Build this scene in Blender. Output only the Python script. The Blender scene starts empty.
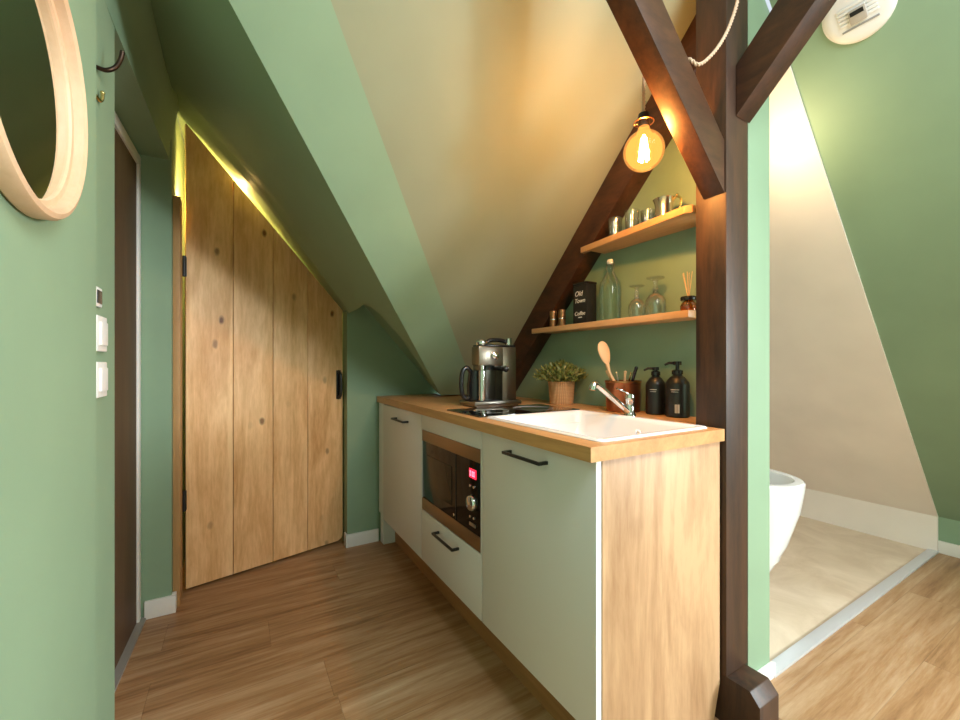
import bpy, bmesh, math, random
from mathutils import Vector, Matrix
random.seed(7)
S = bpy.context.scene
C = S.collection
R = math.radians

# ------------------------------------------------------------------ materials
def mat(name):
    m = bpy.data.materials.new(name); m.use_nodes = True
    nt = m.node_tree; b = nt.nodes['Principled BSDF']
    return m, nt, b

def N(nt, typ, **kw):
    n = nt.nodes.new(typ)
    for k, v in kw.items():
        if k.startswith('i_'):
            n.inputs[k[2:].replace('_', ' ')].default_value = v
        else:
            setattr(n, k, v)
    return n

def L(nt, a, b): nt.links.new(a, b)

def plain(name, col, rough=0.5, metal=0.0, emit=None, es=0.0, coat=0.0, spec=None):
    m, nt, b = mat(name)
    b.inputs['Base Color'].default_value = (*col, 1)
    b.inputs['Roughness'].default_value = rough
    b.inputs['Metallic'].default_value = metal
    b.inputs['Coat Weight'].default_value = coat
    if spec is not None: b.inputs['Specular IOR Level'].default_value = spec
    if emit:
        b.inputs['Emission Color'].default_value = (*emit, 1)
        b.inputs['Emission Strength'].default_value = es
    return m

def paint(name, col, rough=0.6, bump=0.02, var=0.05):
    m, nt, b = mat(name)
    tc = N(nt, 'ShaderNodeTexCoord')
    n1 = N(nt, 'ShaderNodeTexNoise', i_Scale=3.0, i_Detail=3.0)
    n2 = N(nt, 'ShaderNodeTexNoise', i_Scale=160.0, i_Detail=2.0)
    L(nt, tc.outputs['Object'], n1.inputs['Vector']); L(nt, tc.outputs['Object'], n2.inputs['Vector'])
    cr = N(nt, 'ShaderNodeValToRGB')
    cr.color_ramp.elements[0].position = .3; cr.color_ramp.elements[1].position = .7
    cr.color_ramp.elements[0].color = (*[c*(1-var) for c in col], 1)
    cr.color_ramp.elements[1].color = (*[min(1, c*(1+var)) for c in col], 1)
    L(nt, n1.outputs['Fac'], cr.inputs['Fac']); L(nt, cr.outputs['Color'], b.inputs['Base Color'])
    bp = N(nt, 'ShaderNodeBump', i_Strength=bump*4, i_Distance=.002)
    L(nt, n2.outputs['Fac'], bp.inputs['Height']); L(nt, bp.outputs['Normal'], b.inputs['Normal'])
    b.inputs['Roughness'].default_value = rough
    return m

def wood(name, dark, light, axis='z', scale=6.0, stretch=10.0, rough=0.45, knots=0.0, knot_scale=3.0, knot_col=(.12, .05, .015), contrast=(.3, .7), fine=.5, bump=.15):
    m, nt, b = mat(name)
    tc = N(nt, 'ShaderNodeTexCoord')
    mp = N(nt, 'ShaderNodeMapping')
    sc = {'x': (1/stretch, 1, 1), 'y': (1, 1/stretch, 1), 'z': (1, 1, 1/stretch)}[axis]
    mp.inputs['Scale'].default_value = sc
    L(nt, tc.outputs['Object'], mp.inputs['Vector'])
    src = mp.outputs['Vector']
    n1 = N(nt, 'ShaderNodeTexNoise', i_Scale=scale, i_Detail=6.0, i_Roughness=.6, i_Distortion=1.2)
    n2 = N(nt, 'ShaderNodeTexNoise', i_Scale=scale*9, i_Detail=4.0, i_Roughness=.7)
    L(nt, src, n1.inputs['Vector']); L(nt, src, n2.inputs['Vector'])
    mx = N(nt, 'ShaderNodeMath', operation='MULTIPLY_ADD'); mx.inputs[1].default_value = fine*.6; 
    L(nt, n2.outputs['Fac'], mx.inputs[0])
    mm = N(nt, 'ShaderNodeMath', operation='MULTIPLY'); mm.inputs[1].default_value = 1-fine*.6
    L(nt, n1.outputs['Fac'], mm.inputs[0]); L(nt, mm.outputs[0], mx.inputs[2])
    cr = N(nt, 'ShaderNodeValToRGB')
    cr.color_ramp.elements[0].position = contrast[0]; cr.color_ramp.elements[1].position = contrast[1]
    cr.color_ramp.elements[0].color = (*dark, 1); cr.color_ramp.elements[1].color = (*light, 1)
    L(nt, mx.outputs[0], cr.inputs['Fac'])
    col = cr.outputs['Color']
    if knots:
        oi = N(nt, 'ShaderNodeObjectInfo')
        sx = N(nt, 'ShaderNodeSeparateXYZ'); L(nt, tc.outputs['Object'], sx.inputs[0])
        cx = N(nt, 'ShaderNodeCombineXYZ'); zs = N(nt, 'ShaderNodeMath', operation='MULTIPLY_ADD'); zs.inputs[1].default_value = .6
        L(nt, sx.outputs['Z'], zs.inputs[0]); rs = N(nt, 'ShaderNodeMath', operation='MULTIPLY'); rs.inputs[1].default_value = 31.0
        L(nt, oi.outputs['Random'], rs.inputs[0]); L(nt, rs.outputs[0], zs.inputs[2])
        L(nt, sx.outputs['X'], cx.inputs[0]); L(nt, zs.outputs[0], cx.inputs[1])
        nz = N(nt, 'ShaderNodeTexNoise', i_Scale=30.0, i_Detail=2.0); L(nt, tc.outputs['Object'], nz.inputs['Vector'])
        vm = N(nt, 'ShaderNodeVectorMath', operation='MULTIPLY_ADD'); vm.inputs[1].default_value = (.012, .012, .012)
        L(nt, nz.outputs['Color'], vm.inputs[0]); L(nt, cx.outputs[0], vm.inputs[2])
        vo = N(nt, 'ShaderNodeTexVoronoi', voronoi_dimensions='2D', i_Scale=knot_scale, i_Randomness=1.0)
        L(nt, vm.outputs[0], vo.inputs['Vector'])
        kr = N(nt, 'ShaderNodeValToRGB')
        kr.color_ramp.elements[0].position = 0.035; kr.color_ramp.elements[1].position = .085
        kr.color_ramp.elements[0].color = (knots, knots, knots, 1); kr.color_ramp.elements[1].color = (0, 0, 0, 1)
        L(nt, vo.outputs['Distance'], kr.inputs['Fac'])
        mix = N(nt, 'ShaderNodeMixRGB'); mix.inputs['Color2'].default_value = (*knot_col, 1)
        sc2 = N(nt, 'ShaderNodeSeparateColor'); L(nt, vo.outputs['Color'], sc2.inputs[0])
        gt = N(nt, 'ShaderNodeMath', operation='MULTIPLY_ADD', use_clamp=True); gt.inputs[1].default_value = 2.2; gt.inputs[2].default_value = -.95; L(nt, sc2.outputs[0], gt.inputs[0])
        km = N(nt, 'ShaderNodeMath', operation='MULTIPLY'); L(nt, gt.outputs[0], km.inputs[0]); L(nt, kr.outputs['Color'], km.inputs[1])
        L(nt, km.outputs[0], mix.inputs['Fac']); L(nt, col, mix.inputs['Color1'])
        col = mix.outputs['Color']
    L(nt, col, b.inputs['Base Color'])
    b.inputs['Roughness'].default_value = rough
    bp = N(nt, 'ShaderNodeBump', i_Strength=bump, i_Distance=.002)
    L(nt, mx.outputs[0], bp.inputs['Height']); L(nt, bp.outputs['Normal'], b.inputs['Normal'])
    return m

def floor_mat():
    m, nt, b = mat('laminate_floor')
    tc = N(nt, 'ShaderNodeTexCoord'); sp = N(nt, 'ShaderNodeSeparateXYZ'); L(nt, tc.outputs['Object'], sp.inputs[0])
    W, LEN = .192, 1.38
    def M(op, a, bb=None, c=None):
        n = N(nt, 'ShaderNodeMath', operation=op)
        for i, v in enumerate((a, bb, c)):
            if v is None: continue
            if isinstance(v, (int, float)): n.inputs[i].default_value = v
            else: L(nt, v, n.inputs[i])
        return n.outputs[0]
    row = M('FLOOR', M('DIVIDE', sp.outputs['Y'], W))
    wn = N(nt, 'ShaderNodeTexWhiteNoise', noise_dimensions='1D'); L(nt, row, wn.inputs['W'])
    xo = M('ADD', M('DIVIDE', sp.outputs['X'], LEN), M('MULTIPLY', wn.outputs['Value'], 3.7))
    colid = M('FLOOR', xo)
    wn2 = N(nt, 'ShaderNodeTexWhiteNoise', noise_dimensions='2D')
    cb = N(nt, 'ShaderNodeCombineXYZ'); L(nt, row, cb.inputs[0]); L(nt, colid, cb.inputs[1]); L(nt, cb.outputs[0], wn2.inputs['Vector'])
    cv = N(nt, 'ShaderNodeCombineXYZ')
    L(nt, M('MULTIPLY_ADD', wn2.outputs['Value'], 9.0, M('MULTIPLY', sp.outputs['X'], .07)), cv.inputs[0])
    L(nt, sp.outputs['Y'], cv.inputs[1]); L(nt, M('MULTIPLY', wn2.outputs['Value'], 40.0), cv.inputs[2])
    n1 = N(nt, 'ShaderNodeTexNoise', i_Scale=17.0, i_Detail=8.0, i_Roughness=.68, i_Distortion=.35); L(nt, cv.outputs[0], n1.inputs['Vector'])
    n2 = N(nt, 'ShaderNodeTexNoise', i_Scale=70.0, i_Detail=4.0, i_Roughness=.7); L(nt, cv.outputs[0], n2.inputs['Vector'])
    g = M('ADD', M('MULTIPLY', n1.outputs['Fac'], .72), M('MULTIPLY', n2.outputs['Fac'], .28))
    g = M('ADD', g, M('MULTIPLY', M('SUBTRACT', wn2.outputs['Value'], .5), .10))
    cr = N(nt, 'ShaderNodeValToRGB'); L(nt, g, cr.inputs['Fac'])
    cr.color_ramp.elements[0].position = .30; cr.color_ramp.elements[0].color = (.15, .062, .020, 1)
    cr.color_ramp.elements[1].position = .72; cr.color_ramp.elements[1].color = (.54, .37, .22, 1)
    e = cr.color_ramp.elements.new(.48); e.color = (.345, .185, .082, 1)
    fy = M('FRACT', M('DIVIDE', sp.outputs['Y'], W)); fx = M('FRACT', xo)
    seam = M('MAXIMUM', M('LESS_THAN', fy, .012), M('LESS_THAN', fx, .0018))
    mix = N(nt, 'ShaderNodeMixRGB'); mix.inputs['Color2'].default_value = (.06, .03, .012, 1)
    L(nt, M('MULTIPLY', seam, .28), mix.inputs['Fac']); L(nt, cr.outputs['Color'], mix.inputs['Color1'])
    L(nt, mix.outputs['Color'], b.inputs['Base Color'])
    b.inputs['Roughness'].default_value = .42
    bp = N(nt, 'ShaderNodeBump', i_Strength=.15, i_Distance=.001); L(nt, g, bp.inputs['Height']); L(nt, bp.outputs['Normal'], b.inputs['Normal'])
    return m

def thin_glass(name, tint=(1, 1, 1), ior=1.5, gloss=.02, body=0.0):
    m, nt, b = mat(name)
    nt.nodes.remove(b); out = nt.nodes['Material Output']
    tr = N(nt, 'ShaderNodeBsdfTransparent'); tr.inputs['Color'].default_value = (*tint, 1)
    gl = N(nt, 'ShaderNodeBsdfGlossy'); gl.inputs['Roughness'].default_value = gloss
    fr = N(nt, 'ShaderNodeLayerWeight'); fr.inputs['Blend'].default_value = .35
    pw = N(nt, 'ShaderNodeMath', operation='MULTIPLY_ADD'); pw.inputs[1].default_value = .5; pw.inputs[2].default_value = .04+body
    L(nt, fr.outputs['Fresnel'], pw.inputs[0])
    mx = N(nt, 'ShaderNodeMixShader'); L(nt, pw.outputs[0], mx.inputs[0]); L(nt, tr.outputs[0], mx.inputs[1]); L(nt, gl.outputs[0], mx.inputs[2])
    L(nt, mx.outputs[0], out.inputs['Surface'])
    return m

def bulb_glass():
    m, nt, b = mat('amber_bulb_glass')
    nt.nodes.remove(b); out = nt.nodes['Material Output']
    tr = N(nt, 'ShaderNodeBsdfTransparent'); tr.inputs['Color'].default_value = (1, .80, .52, 1)
    gl = N(nt, 'ShaderNodeBsdfGlossy'); gl.inputs['Roughness'].default_value = .03
    em = N(nt, 'ShaderNodeEmission'); em.inputs['Color'].default_value = (1, .38, .075, 1); em.inputs['Strength'].default_value = .60
    ad = N(nt, 'ShaderNodeAddShader'); L(nt, tr.outputs[0], ad.inputs[0]); L(nt, em.outputs[0], ad.inputs[1])
    fr = N(nt, 'ShaderNodeLayerWeight'); fr.inputs['Blend'].default_value = .12
    mx = N(nt, 'ShaderNodeMixShader'); L(nt, fr.outputs['Fresnel'], mx.inputs[0]); L(nt, ad.outputs[0], mx.inputs[1]); L(nt, gl.outputs[0], mx.inputs[2])
    L(nt, mx.outputs[0], out.inputs['Surface'])
    return m

def weave_mat():
    m, nt, b = mat('woven_reed')
    tc = N(nt, 'ShaderNodeTexCoord')
    w1 = N(nt, 'ShaderNodeTexWave', wave_type='BANDS', bands_direction='Z', i_Scale=45.0, i_Distortion=1.5)
    w2 = N(nt, 'ShaderNodeTexWave', wave_type='BANDS', bands_direction='X', i_Scale=40.0, i_Distortion=.8)
    L(nt, tc.outputs['Object'], w1.inputs['Vector']); L(nt, tc.outputs['Object'], w2.inputs['Vector'])
    mu = N(nt, 'ShaderNodeMath', operation='MULTIPLY'); L(nt, w1.outputs['Fac'], mu.inputs[0]); L(nt, w2.outputs['Fac'], mu.inputs[1])
    cr = N(nt, 'ShaderNodeValToRGB'); L(nt, mu.outputs[0], cr.inputs['Fac'])
    cr.color_ramp.elements[0].color = (.52, .27, .11, 1); cr.color_ramp.elements[1].color = (.92, .60, .32, 1)
    L(nt, cr.outputs['Color'], b.inputs['Base Color']); b.inputs['Roughness'].default_value = .7
    bp = N(nt, 'ShaderNodeBump', i_Strength=.6, i_Distance=.004); L(nt, mu.outputs[0], bp.inputs['Height']); L(nt, bp.outputs['Normal'], b.inputs['Normal'])
    return m

def vinyl_mat():
    m, nt, b = mat('beige_stone_vinyl')
    tc = N(nt, 'ShaderNodeTexCoord')
    n1 = N(nt, 'ShaderNodeTexNoise', i_Scale=3.2, i_Detail=8.0, i_Roughness=.65, i_Distortion=.8); L(nt, tc.outputs['Object'], n1.inputs['Vector'])
    cr = N(nt, 'ShaderNodeValToRGB'); L(nt, n1.outputs['Fac'], cr.inputs['Fac'])
    cr.color_ramp.elements[0].position = .3; cr.color_ramp.elements[0].color = (.55, .41, .28, 1)
    cr.color_ramp.elements[1].position = .7; cr.color_ramp.elements[1].color = (.76, .62, .47, 1)
    L(nt, cr.outputs['Color'], b.inputs['Base Color']); b.inputs['Roughness'].default_value = .38
    return m

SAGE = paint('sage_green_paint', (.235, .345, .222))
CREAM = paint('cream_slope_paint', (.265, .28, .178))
WHITEP = paint('warm_white_paint', (.74, .66, .56))
SKIRT = paint('white_skirting_paint', (.80, .77, .72), rough=.45)
BATHW = paint('bathroom_white_paint', (.88, .78, .71))
FLOOR = floor_mat()
VINYL = vinyl_mat()
PINE = wood('knotty_pine', (.66, .34, .125), (.97, .63, .32), 'z', 8.0, 8.0, .5, knots=1.0, knot_scale=5.5, knot_col=(.15, .045, .010), contrast=(.36, .60), fine=.6)
BATTEN = wood('pine_batten_wood', (.34, .17, .06), (.58, .34, .14), 'z', 8.0, 9.0, .55)
OAKTOP = wood('oak_worktop', (.40, .19, .065), (.66, .36, .145), 'y', 9.0, 10.0, .38, contrast=(.3, .7))
OAKSIDE = wood('light_oak_panel', (.29, .145, .062), (.56, .345, .185), 'z', 6.0, 8.0, .5, knots=.5, knot_scale=3.0, knot_col=(.25, .12, .05), contrast=(.30, .55), fine=.45)
PLINTHW = wood('oak_plinth_wood', (.28, .13, .045), (.50, .26, .10), 'y', 9.0, 10.0, .5)
SHELFW = wood('shelf_oak', (.48, .24, .10), (.78, .48, .24), 'y', 9.0, 8.0, .45)
BEAM = wood('dark_stained_timber', (.014, .006, .0028), (.078, .032, .013), 'z', 9.0, 7.0, .5, contrast=(.34, .66))
BEAMY = wood('dark_stained_brace', (.016, .006, .0025), (.088, .034, .013), 'x', 9.0, 3.0, .42, contrast=(.34, .66))
RAFTW = wood('dark_rafter_wood', (.015, .005, .002), (.082, .028, .010), 'y', 9.0, 3.0, .45, contrast=(.34, .66))
DKDOOR = wood('dark_brown_door_wood', (.060, .030, .014), (.120, .064, .030), 'z', 8.0, 10.0, .6)
MIRW = wood('pale_ash_frame', (.56, .36, .21), (.70, .50, .33), 'z', 8.0, 4.0, .5, contrast=(.3, .7), bump=.05)
SPOONW = plain('beech_spoon_wood', (.78, .50, .27), .5)
LACQ = plain('pale_grey_lacquer', (.70, .67, .655), .35)
LACQE = plain('white_lacquer_edge', (.85, .85, .83), .4)
BLACK = plain('black_powder_coat', (.012, .012, .012), .4)
BLACKPL = plain('black_gloss_plastic', (.012, .012, .013), .22)
BLGLASS = plain('black_ceramic_glass', (.004, .004, .004), .05, coat=.5)
CHROME = plain('chrome', (.75, .74, .72), .12, 1.0)
STEEL = plain('brushed_steel', (.52, .50, .46), .3, 1.0)
BRONZE = plain('bronze_steel_trim', (.33, .22, .13), .36, .85)
COPPER = plain('copper', (.62, .26, .11), .28, 1.0)
COPPERD = plain('dark_copper', (.34, .115, .045), .3, .85)
SHAK = plain('aged_copper', (.36, .19, .09), .38, .9)
BRASS = plain('brass', (.70, .55, .22), .25, 1.0)
SILVER = plain('silver_mug_metal', (.66, .58, .46), .24, 1.0)
SINKW = plain('white_composite_sink', (.86, .83, .82), .25)
CERAM = plain('white_glazed_ceramic', (.86, .87, .88), .2, coat=.4)
PLASTW = plain('white_plastic', (.82, .80, .77), .4)
GREYP = plain('grey_plastic', (.30, .29, .28), .5)
GREYM = plain('brushed_aluminium', (.74, .77, .82), .35, .6)
SILL = plain('grey_sill_metal', (.34, .32, .29), .4, .3)
MIRROR = plain('mirror_glass', (.80, .84, .80), .01, 1.0)
GLASS = thin_glass('clear_glass', (.97, .97, .95), body=.07)
BOTTLEG = thin_glass('bottle_glass', (.93, .97, .94))
AMBERG = thin_glass('amber_glass', (.85, .50, .18), body=.05)
BULBG = bulb_glass()
FILAM = plain('glowing_filament', (1, .7, .3), .5, emit=(1, .70, .34), es=45.0)
LEAF = paint('dull_green_leaf', (.14, .17, .032), rough=.5, var=.35)
LEAF2 = paint('yellow_green_leaf', (.25, .24, .06), rough=.5, var=.3)
SOIL = plain('dark_soil', (.03, .02, .012), .9)
WEAVE = weave_mat()
CHALK = plain('white_chalk_ink', (.80, .80, .78), .8)
LABELW = plain('grey_label_ink', (.50, .49, .46), .6)
REDLED = plain('red_display', (.3, .0, .02), .4, emit=(1, .02, .06), es=1.1)
REDSEG = plain('pink_display_segment', (.9, .2, .3), .4, emit=(1, .22, .32), es=1.6)
CORDM = plain('twisted_beige_cord', (.52, .37, .25), .85)
DARKTIN = plain('matt_black_tin', (.010, .009, .009), .45)
SOAPB = plain('matt_black_bottle', (.012, .011, .010), .33)
REED = plain('pale_reed', (.72, .50, .26), .7)
MWINNER = plain('microwave_window_mesh', (.035, .022, .012), .15, spec=.3)
MWGLASS = plain('microwave_black_glass', (.005, .004, .004), .08, spec=.28)

# ------------------------------------------------------------------ geometry helpers
def merge(bm, src):
    me = bpy.data.meshes.new('tmp'); src.to_mesh(me); src.free(); bm.from_mesh(me); bpy.data.meshes.remove(me)

def bx(bm, x0, x1, y0, y1, z0, z1, bev=0.0, seg=2):
    b = bmesh.new(); bmesh.ops.create_cube(b, size=1.0)
    for v in b.verts:
        v.co = Vector(((x0+x1)/2+v.co.x*(x1-x0), (y0+y1)/2+v.co.y*(y1-y0), (z0+z1)/2+v.co.z*(z1-z0)))
    if bev: bmesh.ops.bevel(b, geom=b.edges[:], offset=bev, segments=seg, affect='EDGES', profile=.6)
    merge(bm, b); return bm

def prism(bm, pts, vec, bev=0.0):
    b = bmesh.new(); vec = Vector(vec)
    a = [b.verts.new(Vector(p)) for p in pts]; c = [b.verts.new(Vector(p)+vec) for p in pts]
    b.faces.new(a); b.faces.new(c[::-1]); n = len(pts)
    for i in range(n): b.faces.new((a[i], c[i], c[(i+1) % n], a[(i+1) % n]))
    bmesh.ops.recalc_face_normals(b, faces=b.faces[:])
    if bev: bmesh.ops.bevel(b, geom=b.edges[:], offset=bev, segments=2, affect='EDGES', profile=.6)
    merge(bm, b); return bm

def lathe(bm, prof, c=(0, 0, 0), seg=32, sx=1.0, sy=1.0, close=False):
    b = bmesh.new(); rings = []
    for r, z in prof:
        if r < 1e-6: rings.append([b.verts.new((c[0], c[1], c[2]+z))])
        else: rings.append([b.verts.new((c[0]+sx*r*math.cos(2*math.pi*i/seg), c[1]+sy*r*math.sin(2*math.pi*i/seg), c[2]+z)) for i in range(seg)])
    pairs = list(zip(rings[:-1], rings[1:]))
    if close: pairs.append((rings[-1], rings[0]))
    for a, d in pairs:
        for i in range(seg):
            j = (i+1) % seg
            if len(a) == 1 and len(d) == 1: continue
            if len(a) == 1: b.faces.new((a[0], d[j], d[i]))
            elif len(d) == 1: b.faces.new((a[i], a[j], d[0]))
            else: b.faces.new((a[i], a[j], d[j], d[i]))
    bmesh.ops.recalc_face_normals(b, faces=b.faces[:])
    merge(bm, b); return bm

def spline(pts, n=8):
    P = [Vector(p) for p in pts]; out = []
    for i in range(len(P)-1):
        p0 = P[max(i-1, 0)]; p1 = P[i]; p2 = P[i+1]; p3 = P[min(i+2, len(P)-1)]
        for k in range(n):
            t = k/n
            out.append(.5*((2*p1)+(-p0+p2)*t+(2*p0-5*p1+4*p2-p3)*t*t+(-p0+3*p1-3*p2+p3)*t**3))
    out.append(P[-1]); return out

def tube(bm, pts, rad, seg=10, flat=1.0):
    b = bmesh.new(); P = [Vector(p) for p in pts]; n = len(P)
    rs = rad if isinstance(rad, (list, tuple)) else [rad]*n
    t0 = (P[1]-P[0]).normalized(); up = Vector((0, 0, 1)) if abs(t0.z) < .9 else Vector((1, 0, 0))
    nrm = (up-t0*up.dot(t0)).normalized(); rings = []
    for i in range(n):
        t = (P[min(i+1, n-1)]-P[max(i-1, 0)]).normalized()
        nrm = (nrm-t*nrm.dot(t)).normalized(); bi = t.cross(nrm)
        rings.append([b.verts.new(P[i]+(nrm*math.cos(2*math.pi*k/seg)*flat+bi*math.sin(2*math.pi*k/seg))*rs[i]) for k in range(seg)])
    for a, d in zip(rings[:-1], rings[1:]):
        for k in range(seg): b.faces.new((a[k], a[(k+1) % seg], d[(k+1) % seg], d[k]))
    b.faces.new(rings[0][::-1]); b.faces.new(rings[-1])
    bmesh.ops.recalc_face_normals(b, faces=b.faces[:])
    merge(bm, b); return bm

def ball(bm, c, r, sz=1.0, u=20, v=12):
    prof = [(r*math.sin(math.pi*i/v), -r*sz*math.cos(math.pi*i/v)) for i in range(v+1)]
    prof[0] = (0, -r*sz); prof[-1] = (0, r*sz)
    return lathe(bm, prof, c, u)

def rot(bm, M):
    bmesh.ops.transform(bm, matrix=M, verts=bm.verts[:]); return bm

def disc_x(prof, c, sgn=-1, seg=32):
    """a lathe turned so that its axis points along sgn*X, centred at c"""
    b = bmesh.new(); lathe(b, prof, (0, 0, 0), seg)
    M = Matrix.Translation(Vector(c)) @ Matrix.Rotation(R(90)*sgn, 4, 'Y')
    return rot(b, M)

ROOT = {}
def obj(name, bm, m, parent=None, world=True, smooth=40):
    """links one mesh object. Coordinates are world ones unless world=False (then local to parent)."""
    me = bpy.data.meshes.new(name)
    if parent is not None and world:
        T = Vector((0, 0, 0)); p = parent
        while p is not None: T += Vector(p.location); p = p.parent
        bmesh.ops.translate(bm, vec=-T, verts=bm.verts[:])
        loc = Vector((0, 0, 0))
    elif parent is None and bm.verts:
        xs = [v.co for v in bm.verts]
        loc = Vector(((min(c.x for c in xs)+max(c.x for c in xs))/2, (min(c.y for c in xs)+max(c.y for c in xs))/2, min(c.z for c in xs)))
        bmesh.ops.translate(bm, vec=-loc, verts=bm.verts[:])
    else: loc = Vector((0, 0, 0))
    bm.to_mesh(me); bm.free()
    me.materials.append(m)
    if smooth:
        for p in me.polygons: p.use_smooth = True
        me.set_sharp_from_angle(angle=R(smooth))
    o = bpy.data.objects.new(name, me); C.objects.link(o); o.location = loc
    if parent is not None: o.parent = parent
    return o

def thing(name, label, cat, loc, group=None, rotz=0.0):
    o = bpy.data.objects.new(name, None); C.objects.link(o); o.empty_display_size = .05
    o.location = loc; o.rotation_euler = (0, 0, rotz); o['label'] = label; o['category'] = cat
    if group: o['group'] = group
    return o

def tag(o, label, cat, group=None, kind=None):
    o['label'] = label; o['category'] = cat
    if group: o['group'] = group
    if kind: o['kind'] = kind
    return o

def struct(name, bm, m, label, cat, parent=None, smooth=30):
    o = obj(name, bm, m, parent, smooth=smooth)
    if parent is None:
        o['kind'] = 'structure'; o['label'] = label; o['category'] = cat
    return o

def dup(root, loc, label, rotz=None):
    r = root.copy(); C.objects.link(r); r.location = loc; r['label'] = label
    if rotz is not None: r.rotation_euler = (0, 0, rotz)
    for ch in list(root.children):
        c = ch.copy(); C.objects.link(c); c.parent = r
        for g in ch.children:
            d = g.copy(); C.objects.link(d); d.parent = c
    return r

def text_bm(s, size, depth=.0004, shear=0.0):
    cu = bpy.data.curves.new('txt', 'FONT'); cu.body = s; cu.size = size; cu.extrude = depth; cu.shear = shear
    cu.align_x = 'CENTER'; cu.align_y = 'CENTER'
    o = bpy.data.objects.new('txt', cu); C.objects.link(o)
    dg = bpy.context.evaluated_depsgraph_get()
    me = bpy.data.meshes.new_from_object(o.evaluated_get(dg))
    b = bmesh.new(); b.from_mesh(me)
    bpy.data.objects.remove(o); bpy.data.meshes.remove(me); bpy.data.curves.remove(cu)
    return b

# ------------------------------------------------------------------ the room shell
FLAT = 2.85
BB = 3.275            # main slope: z = BB - Y
AA = 2.03             # side slope over the plank door: z = AA - X
def KZ(x): return 4.218-1.105*x      # slope over knee wall on the bathroom side
XW0, XW1 = 1.515, 1.66               # partition
YW = .76

bm = bmesh.new(); bx(bm, -.6, 4.0, -2.4, .746, -.06, 0); bx(bm, -.6, XW0+.03, .746, 3.4, -.06, 0)
o = struct('floor', bm, FLOOR, 'brown oak laminate plank floor of the main room', 'floor')
bm = bmesh.new(); bx(bm, XW0+.03, 4.0, .746, 2.4, -.06, 0)
struct('floor_bathroom', bm, VINYL, 'beige stone-look bathroom floor beyond the metal threshold strip', 'floor')

# side wall that carries the mirror, then the set-back stretch with switches
bm = bmesh.new()
bx(bm, -.60, -.25, -2.4, 1.15, 0, FLAT+.05)
struct('wall_left', bm, SAGE, 'sage green wall carrying the round mirror', 'wall')
bm = bmesh.new()
prism(bm, [(-.60, 1.15, 0), (-.286, 1.15, 0), (-.286, 1.49, 0), (-.42, 1.49, 0), (-.60, 1.49, 0)], (0, 0, 2.3))
struct('wall_left_setback', bm, SAGE, 'narrow set-back green wall with switches and coat hooks', 'wall')
# bulkhead above dark door with a coved upper edge
b = bmesh.new(); st = []
for y, x0 in ((1.0, -.30), (1.15, -.29), (1.49, -.284), (2.0, -.268), (2.33, -.256)):
    xt = -.226
    st.append([b.verts.new(p) for p in ((-.6, y, 2.045), (x0, y, 2.045), (x0+.002, y, 2.13), (x0+.012, y, 2.18), (xt-.012, y, 2.225), (xt+.004, y, 2.29), (xt+.01, y, 2.40), (-.6, y, 2.40))])
for a, d in zip(st[:-1], st[1:]):
    for i in range(8): b.faces.new((a[i], a[(i+1) % 8], d[(i+1) % 8], d[i]))
b.faces.new(st[0]); b.faces.new(st[-1][::-1]); bmesh.ops.recalc_face_normals(b, faces=b.faces[:])
struct('wall_left_bulkhead', b, SAGE, 'green coved bulkhead over the dark brown door', 'wall', smooth=35)
# stub wall between dark door and plank door, and closet side behind it
bm = bmesh.new(); bx(bm, -.60, -.25, 2.33, 3.2, 0, 2.60)
struct('wall_stub', bm, SAGE, 'narrow green wall between dark door and plank door', 'wall')

# far wall right of the plank door
bm = bmesh.new()
prism(bm, [(.592, 2.615, 0), (.592, 2.615, 1.452), (.668, 2.615, 1.56), (1.175, 2.615, .98), (1.50, 2.615, .95), (1.50, 2.615, 0)], (0, .50, 0))
struct('wall_far', bm, SAGE, 'green triangular far wall between plank door and worktop', 'wall')
# closet behind plank door
bm = bmesh.new(); bx(bm, -.25, 1.3, 3.1, 3.2, 0, 2.6); bx(bm, -.25, .6, 3.2, 3.21, 0, 2.6)
struct('wall_closet', bm, SAGE, 'green inner walls of the closet behind the plank door', 'wall')

# side slope A
def sm(t): t = max(0., min(1., t)); return t*t*(3-2*t)
EX = [(-.248, 2.335, 2.325), (-.146, 2.36, 2.240), (-.0165, 2.38, 2.110), (.124, 2.40, 1.965), (.35, 2.47, 1.70), (.585, 2.55, 1.432), (.612, 2.60, 1.475), (.668, 2.614, 1.522), (.90, 2.614, 1.262), (1.162, 2.614, .965)]
b = bmesh.new(); cols = []
def interp(x):
    for p, q in zip(EX[:-1], EX[1:]):
        if x <= q[0]+1e-9:
            t = max(0, (x-p[0])/(q[0]-p[0])); return [p[i]+(q[i]-p[i])*t for i in range(3)]
    return list(EX[-1])
xs = [-.248, -.146, -.08, -.0165, .05, .124, .2, .28, .35, .43, .51, .585, .612, .64, .668, .72, .78, .84, .90, .98, 1.06]
for x in xs:
    e = interp(x); yv = x+BB-AA; ys = max(2.10, yv+.05)
    col = [b.verts.new((x, yv, AA-x))]
    for k in range(1, 13):
        y = yv+(e[1]-yv)*k/12
        d = e[2]-(AA-x)
        col.append(b.verts.new((x, y, AA-x+d*sm((y-ys)/max(.06, e[1]-.17-ys)))))
    cols.append(col)
for a, d in zip(cols[:-1], cols[1:]):
    for k in range(12): b.faces.new((a[k], d[k], d[k+1], a[k+1]))
vv = b.verts.new((1.098, 2.343, .932)); ve = b.verts.new((1.162, 2.614, .965))
b.faces.new([cols[-1][0], vv, ve]+cols[-1][:0:-1])
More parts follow.
